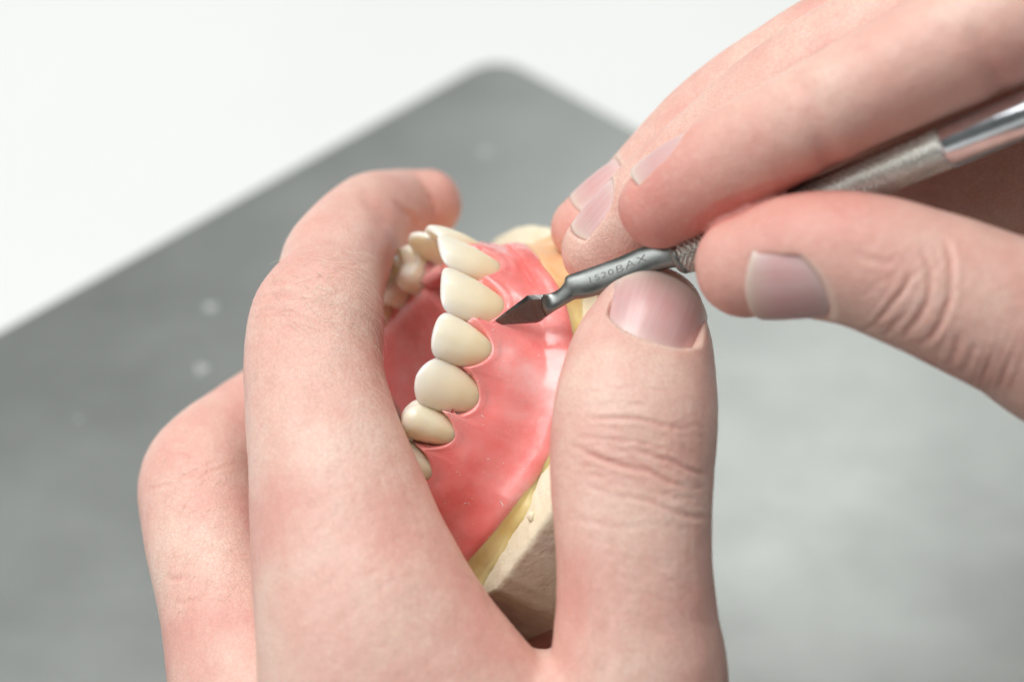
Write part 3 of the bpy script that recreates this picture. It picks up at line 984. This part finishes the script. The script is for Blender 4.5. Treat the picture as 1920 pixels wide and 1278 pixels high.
for pts, dp, wd_, rd in [
    ([(1770, 440), (1782, 480), (1784, 530), (1775, 580), (1745, 630), (1715, 655)], 0.42, 7, 0.2),
    ([(1722, 458), (1742, 500), (1744, 540), (1732, 585), (1700, 635)], 0.36, 7, 0.2),
    ([(1712, 505), (1695, 540), (1672, 570), (1640, 605)], 0.38, 7, 0.15),
    ([(1735, 560), (1715, 600), (1690, 640)], 0.3, 6, 0.15),
    ([(1690, 590), (1670, 615), (1655, 635)], 0.3, 6, 0.1),
    ([(1660, 585), (1635, 610), (1610, 625)], 0.22, 6, 0.05),
    ([(1800, 620), (1790, 660), (1775, 690)], 0.25, 7, 0.1),
    ([(1830, 640), (1815, 680), (1800, 705)], 0.22, 7, 0.05),
    ([(1860, 655), (1850, 690), (1835, 720)], 0.22, 7, 0.05),
    ([(1890, 670), (1880, 710), (1865, 735)], 0.2, 7, 0.05),
    ([(1600, 470), (1640, 490), (1690, 490)], 0.14, 8, 0.05)]:
    RH.crease(pts, dp, wd_, wmin=10, red=rd)
RH.crease([(1490, 120), (1528, 225), (1570, 345)], 0.3, 24, wmin=10, red=0.12)
RH.crease([(1812, 40), (1862, 130), (1905, 225)], 0.3, 26, wmin=10, red=0.08)
d, t = RH.near('index'); RH.tint += (d < 1.25) * 0.74 * (1 - smoothstep(0.06, 0.40, t))
d, t = RH.near('middle'); RH.tint += (d < 1.25) * 0.22 * (1 - smoothstep(0.0, 0.2, t))
d, t = RH.near('ring'); RH.tint += (d < 1.25) * 0.40 * (1 - smoothstep(0.0, 0.16, t))
d, t = RH.near('thumb'); RH.tint += (d < 1.25) * 0.34 * (1 - smoothstep(0.0, 0.5, t))
for b in [(1590, 440, 36, 4, 0.5), (1550, 290, 30, 8, 0.3), (1700, 210, 34, 10, 0.32), (1400, 400, 28, 8, 0.2), (1880, 130, 40, 7, 0.3), (1650, 400, 32, 9, 0.15), (1500, 410, 33, 8, 0.15)]:
    RH.blush(*b)
fine_lines(RH, 26, (1610, 1800, 470, 640), 70, -1.2, 0.10, 10, 4)
fine_lines(RH, 24, (1700, 1910, 640, 740), 80, -2.4, 0.09, 10, 4.5)
nails = [RH.nail('thumb', 0.165, (-0.05, -0.72, 0.70), 12.8, 11.0, 0.0),
         RH.nail('index', 0.10, (-0.40, 0.90, 0.28), 10.0, 10.0, -0.2),
         RH.nail('middle', 0.06, (-0.72, 0.55, 0.36), 9.6, 9.6, -0.9),
         RH.nail('ring', 0.07, (-0.66, 0.50, 0.52), 9.4, 9.6, -1.0)]
right = RH.build('right_hand', 'right hand holding the steel carver in a pen grip', nails)

# ---------------------------------------------------------------- instrument
def tool_w(px):
    return 3.6 + (px - 925) * 0.0335
tool = thing('wax_carver', to_world(P(925, 607, tool_w(925))), 'steel dental carver with pointed blade and knurled handle held in right hand', 'dental tool')
st = [((919, 606.5), (921, 608), 0.1), ((938, 592), (940, 608), 0.3), ((962, 574), (968, 607.5), 0.45), ((989, 553.5), (1006, 605), 0.6), ((999, 552.5), (1014, 602), 0.7), ((1014, 552), (1024, 594), 0.9), ((1034, 549), (1043, 581), 1.2),
      ((1049, 541), (1060, 571), 1.35), ((1058, 530), (1071, 565), 1.5), ((1061, 519), (1080, 561), 1.6), ((1070, 514), (1090, 560), 1.7), ((1100, 504), (1114, 555), 1.8), ((1160, 482), (1170, 534), 2.0), ((1205, 462.5), (1217, 514), 2.2), ((1250, 450), (1262, 502), 2.6), ((1285, 440), (1296, 502), 3.2)]
sec = []
for (ux, uy), (lx, ly), th_ in st:
    wv = tool_w((ux + lx) / 2)
    tilt = -1.3 * min(1.0, (ly - uy) / 45.0) if lx < 1030 else 0.35
    sec.append((P(ux, uy, wv - tilt), P(lx, ly, wv + tilt * 0.4), th_))
def loft(secs, m=20, hexa=False):
    rows = []
    for a, b, th_ in secs:
        c, h = (a + b) / 2, (a - b) / 2
        ax = np.array([0.93, 0.33, 0.3]); ax /= np.linalg.norm(ax)
        d = np.cross(ax, h); d /= np.linalg.norm(d)
        if d[2] < 0: d = -d
        t = np.linspace(0, 2 * math.pi, m, endpoint=False)
        x = np.sign(np.cos(t)) * np.abs(np.cos(t)) ** 0.8
        y = np.sign(np.sin(t)) * np.abs(np.sin(t)) ** 0.8
        if hexa:
            x = np.array([1, 0.72, -0.80, -1, -0.80, 0.72]); y = np.array([0, 1, 1, 0, -1, -1.0]); m = 6
        rows.append(c + np.outer(x, h) + np.outer(y * th_ * 0.5, d))
    V = np.vstack(rows)
    f = ring_faces(len(rows), m)
    f.append(tuple(range(m - 1, -1, -1)))
    f.append(tuple(range(len(V) - m, len(V))))
    return V, f
def dense(secs, k):
    a = np.array([np.r_[s[0], s[1], s[2]] for s in secs])
    a = catmull(a, (len(secs) - 1) * k + 1)
    return [(r[:3], r[3:6], r[6]) for r in a]
V, f = loft(sec[:6], hexa=True)
o = mk('blade', V, f, BLADE, tool, smooth=False); fix_normals(o)
V, f = loft(dense(sec[5:], 4))
o = mk('shank', V, f, STEEL, tool); fix_normals(o)
shank_secs = dense(sec[9:], 8)

h0 = P(1268, 482, tool_w(1268)); h1 = P(1920, 215, tool_w(1920))
hd = (h1 - h0) / np.linalg.norm(h1 - h0)
hs_ = np.cross(hd, [0, 0, 1.0]); hs_ /= np.linalg.norm(hs_)
hu = np.cross(hs_, hd)
def lathe(prof, m=48):
    th = np.linspace(0, 2 * math.pi, m, endpoint=False)
    V = np.vstack([h0 + hd * z + r * (np.outer(np.cos(th), hs_) + np.outer(np.sin(th), hu)) for z, r in prof])
    f = ring_faces(len(prof), m)
    f.append(tuple(range(m - 1, -1, -1))); f.append(tuple(range(len(V) - m, len(V))))
    return V, f
def along(px):                       # distance along the handle of a point seen at px
    z = 0.0
    for _ in range(60):
        q = h0 + hd * z
        z += (px - (960 + F * q[0] / (D - q[2]))) / 14.0
    return z
zk0, zk1 = 1.3, along(1772)
V, f = lathe([(0.0, 1.85), (0.1, 2.3), (0.5, 2.6), (1.0, 2.65), (1.2, 2.5), (zk0 + 0.2, 2.4)])
o = mk('collar', V, f, STEEL, tool); fix_normals(o)
nz_, m = 620, 200
zz = np.linspace(zk0, zk1, nz_)
th = np.linspace(0, 2 * math.pi, m, endpoint=False)
ZZ, TH = np.meshgrid(zz, th, indexing='ij')
KN = 18
a1 = np.abs(((TH * KN / (2 * math.pi) + ZZ / 0.86) % 1) - 0.5) * 2
a2 = np.abs(((TH * KN / (2 * math.pi) - ZZ / 0.86) % 1) - 0.5) * 2
rr = 2.52 + 0.30 * np.minimum(smoothstep(0.02, 0.75, a1), smoothstep(0.02, 0.75, a2))
V = h0 + ZZ[..., None] * hd + rr[..., None] * (np.cos(TH)[..., None] * hs_ + np.sin(TH)[..., None] * hu)
f = ring_faces(nz_, m)
f.append(tuple(range(m - 1, -1, -1))); f.append(tuple(range(nz_ * m - m, nz_ * m)))
o = mk('knurled_grip', V.reshape(-1, 3), f, KNURL, tool); fix_normals(o)
V, f = lathe([(zk1 - 0.1, 2.4), (zk1 + 0.05, 2.7), (zk1 + 0.4, 2.9), (zk1 + 30, 2.9), (zk1 + 60, 2.9), (zk1 + 60.6, 2.5), (zk1 + 62, 1.6), (zk1 + 70, 1.1), (zk1 + 76, 0.9), (zk1 + 80, 0.4)], 64)
o = mk('polished_shaft', V, f, CHROME, tool); fix_normals(o)

# stamped lettering on the shank
def stamp(text, px0, px1, size, up):
    cu = bpy.data.curves.new('stamp', 'FONT')
    cu.body = text
    cu.size = 1.0
    cu.space_character = 1.12
    cu.offset = -0.018
    to = bpy.data.objects.new('stamp', cu)
    col.objects.link(to)
    dg = bpy.context.evaluated_depsgraph_get(); dg.update()
    me = bpy.data.meshes.new_from_object(to.evaluated_get(dg))
    bm = bmesh.new(); bm.from_mesh(me)
    bmesh.ops.triangulate(bm, faces=bm.faces)
    bmesh.ops.subdivide_edges(bm, edges=bm.edges, cuts=1)
    v = np.array([x.co[:] for x in bm.verts]); fc = [tuple(x.index for x in q.verts) for q in bm.faces]; bm.free()
    bpy.data.objects.remove(to)
    x0, x1 = v[:, 0].min(), v[:, 0].max()
    cpx = np.array([pix(((s[0] + s[1]) / 2)[None])[0][0] for s in shank_secs])
    out = []
    for x, y, _ in v:
        px = px0 + (x - x0) / (x1 - x0) * (px1 - px0)
        t = np.interp(px, cpx, np.arange(len(cpx)))
        i = int(min(t, len(cpx) - 2)); fr = t - i
        a = shank_secs[i][0] * (1 - fr) + shank_secs[i + 1][0] * fr
        b = shank_secs[i][1] * (1 - fr) + shank_secs[i + 1][1] * fr
        th_ = shank_secs[i][2] * (1 - fr) + shank_secs[i + 1][2] * fr
        c, h = (a + b) / 2, (a - b) / 2
        ax = np.array([0.93, 0.33, 0.3]); ax /= np.linalg.norm(ax)
        d = np.cross(ax, h); d /= np.linalg.norm(d)
        if d[2] < 0: d = -d
        k = up + (y - 0.35) * size / np.linalg.norm(h)
        k = float(np.clip(k, -0.95, 0.95))
        ct = abs(k) ** (1 / 0.8)
        yy = (1 - ct * ct) ** 0.4
        out.append(c + h * k + d * (th_ * 0.5 * yy + 0.035))
    return np.array(out), fc
for txt, a, b, sz in (('1520', 1110, 1154, 1.15), ('BAX', 1160, 1216, 1.5)):
    V, fc = stamp(txt, a, b, sz, 0.12)
    mk('lettering', V, fc, INK, tool, smooth=False)

# ---------------------------------------------------------------- fine hairs and shavings
def surface_tree(v, f):
    return BVHTree.FromPolygons([Vector(p) for p in v], [tuple(q) for q in f])

def hairs(hand, root, patches):
    tree = surface_tree(hand.v, hand.f.tolist())
    V, Fc = [], []
    r_ = np.random.default_rng(5)
    for x0, x1, y0, y1, n, dpx, ln in patches:
        for _ in range(n):
            px, py = r_.uniform(x0, x1), r_.uniform(y0, y1)
            o_ = np.array([0, 0, D]); d_ = P(px, py, 0) - o_; d_ /= np.linalg.norm(d_)
            h = tree.ray_cast(Vector(o_), Vector(d_))
            if h[0] is None:
                continue
            p, nn = np.array(h[0]), np.array(h[1])
            if nn[2] < 0: nn = -nn
            g = np.array([dpx[0], -dpx[1], 0]) + r_.normal(size=3) * 0.28
            g -= nn * (g @ nn); g /= np.linalg.norm(g)
            L_ = ln * r_.uniform(0.5, 1.2)
            side = np.cross(g, nn)
            b0 = len(V)
            bend = r_.normal() * 0.25
            for k in range(6):
                t = k / 5
                c = p + g * L_ * t + nn * (0.55 * math.sin(t * 2.3) * L_ * 0.22 + 0.02) + side * bend * t * t * L_ * 0.5
                rad = 0.024 * (1 - 0.85 * t)
                for a in (0, 2.094, 4.189):
                    V.append(c + rad * (math.cos(a) * side + math.sin(a) * nn))
            for k in range(5):
                for a in range(3):
                    Fc.append((b0 + k * 3 + a, b0 + k * 3 + (a + 1) % 3, b0 + k * 3 + 3 + (a + 1) % 3, b0 + k * 3 + 3 + a))
    o = mk('body_hair', np.array(V), Fc, HAIR, root)
    return o
hairs(LH, left, [(500, 710, 470, 620, 150, (0.55, 0.6), 4.2), (470, 720, 620, 760, 60, (0.4, 0.9), 3.6), (285, 460, 850, 1150, 50, (-0.4, 0.9), 3.6), (480, 760, 900, 1150, 40, (0.3, 0.9), 4.0), (1060, 1320, 960, 1200, 26, (0.2, 0.9), 3.5)])

gv = np.empty(len(base.data.vertices) * 3); base.data.vertices.foreach_get('co', gv)
gv = gv.reshape(-1, 3) + np.array(denture.location)
tree = surface_tree(gv, [tuple(q.vertices) for q in base.data.polygons])
V, Fc = [], []
cw = to_world([0, 0, D])
r_ = np.random.default_rng(12)
spots = [(r_.uniform(830, 1020), r_.uniform(640, 960)) for _ in range(36)] + [(938, 940), (942, 945), (1000, 580), (925, 618), (905, 780), (938, 690)]
for k, (px, py) in enumerate(spots):
    dd = to_world(P(px, py, 0)) - cw
    h = tree.ray_cast(Vector(cw), Vector(dd).normalized())
    if h[0] is None:
        continue
    p = np.array(h[0]); nn = np.array(h[1])
    if nn @ dd > 0: nn = -nn
    a = r_.normal(size=3); a -= nn * (a @ nn); a /= np.linalg.norm(a)
    b = np.cross(nn, a)
    sz = r_.uniform(0.03, 0.075) * 0.001 * (1.7 if k >= 36 else 1)
    el = r_.uniform(1.0, 3.2)
    b0 = len(V)
    for x, y, z in ((-el, -0.6, 0), (el, -0.5, 0), (el * 0.9, 0.6, 0), (-el * 0.8, 0.5, 0), (-el * 0.3, 0, 1.0), (el * 0.5, 0.1, 0.9)):
        V.append(p + (a * x + b * y + nn * z) * sz)
    Fc += [(b0, b0 + 1, b0 + 5, b0 + 4), (b0 + 1, b0 + 2, b0 + 5), (b0 + 2, b0 + 3, b0 + 4, b0 + 5), (b0 + 3, b0, b0 + 4)]
sh = mk('acrylic_shavings', np.array(V), Fc, CRUMB, world_space=True, smooth=False)
sh['kind'] = 'stuff'
tag(sh, 'tiny pale acrylic shavings scattered over the pink denture base', 'shavings')
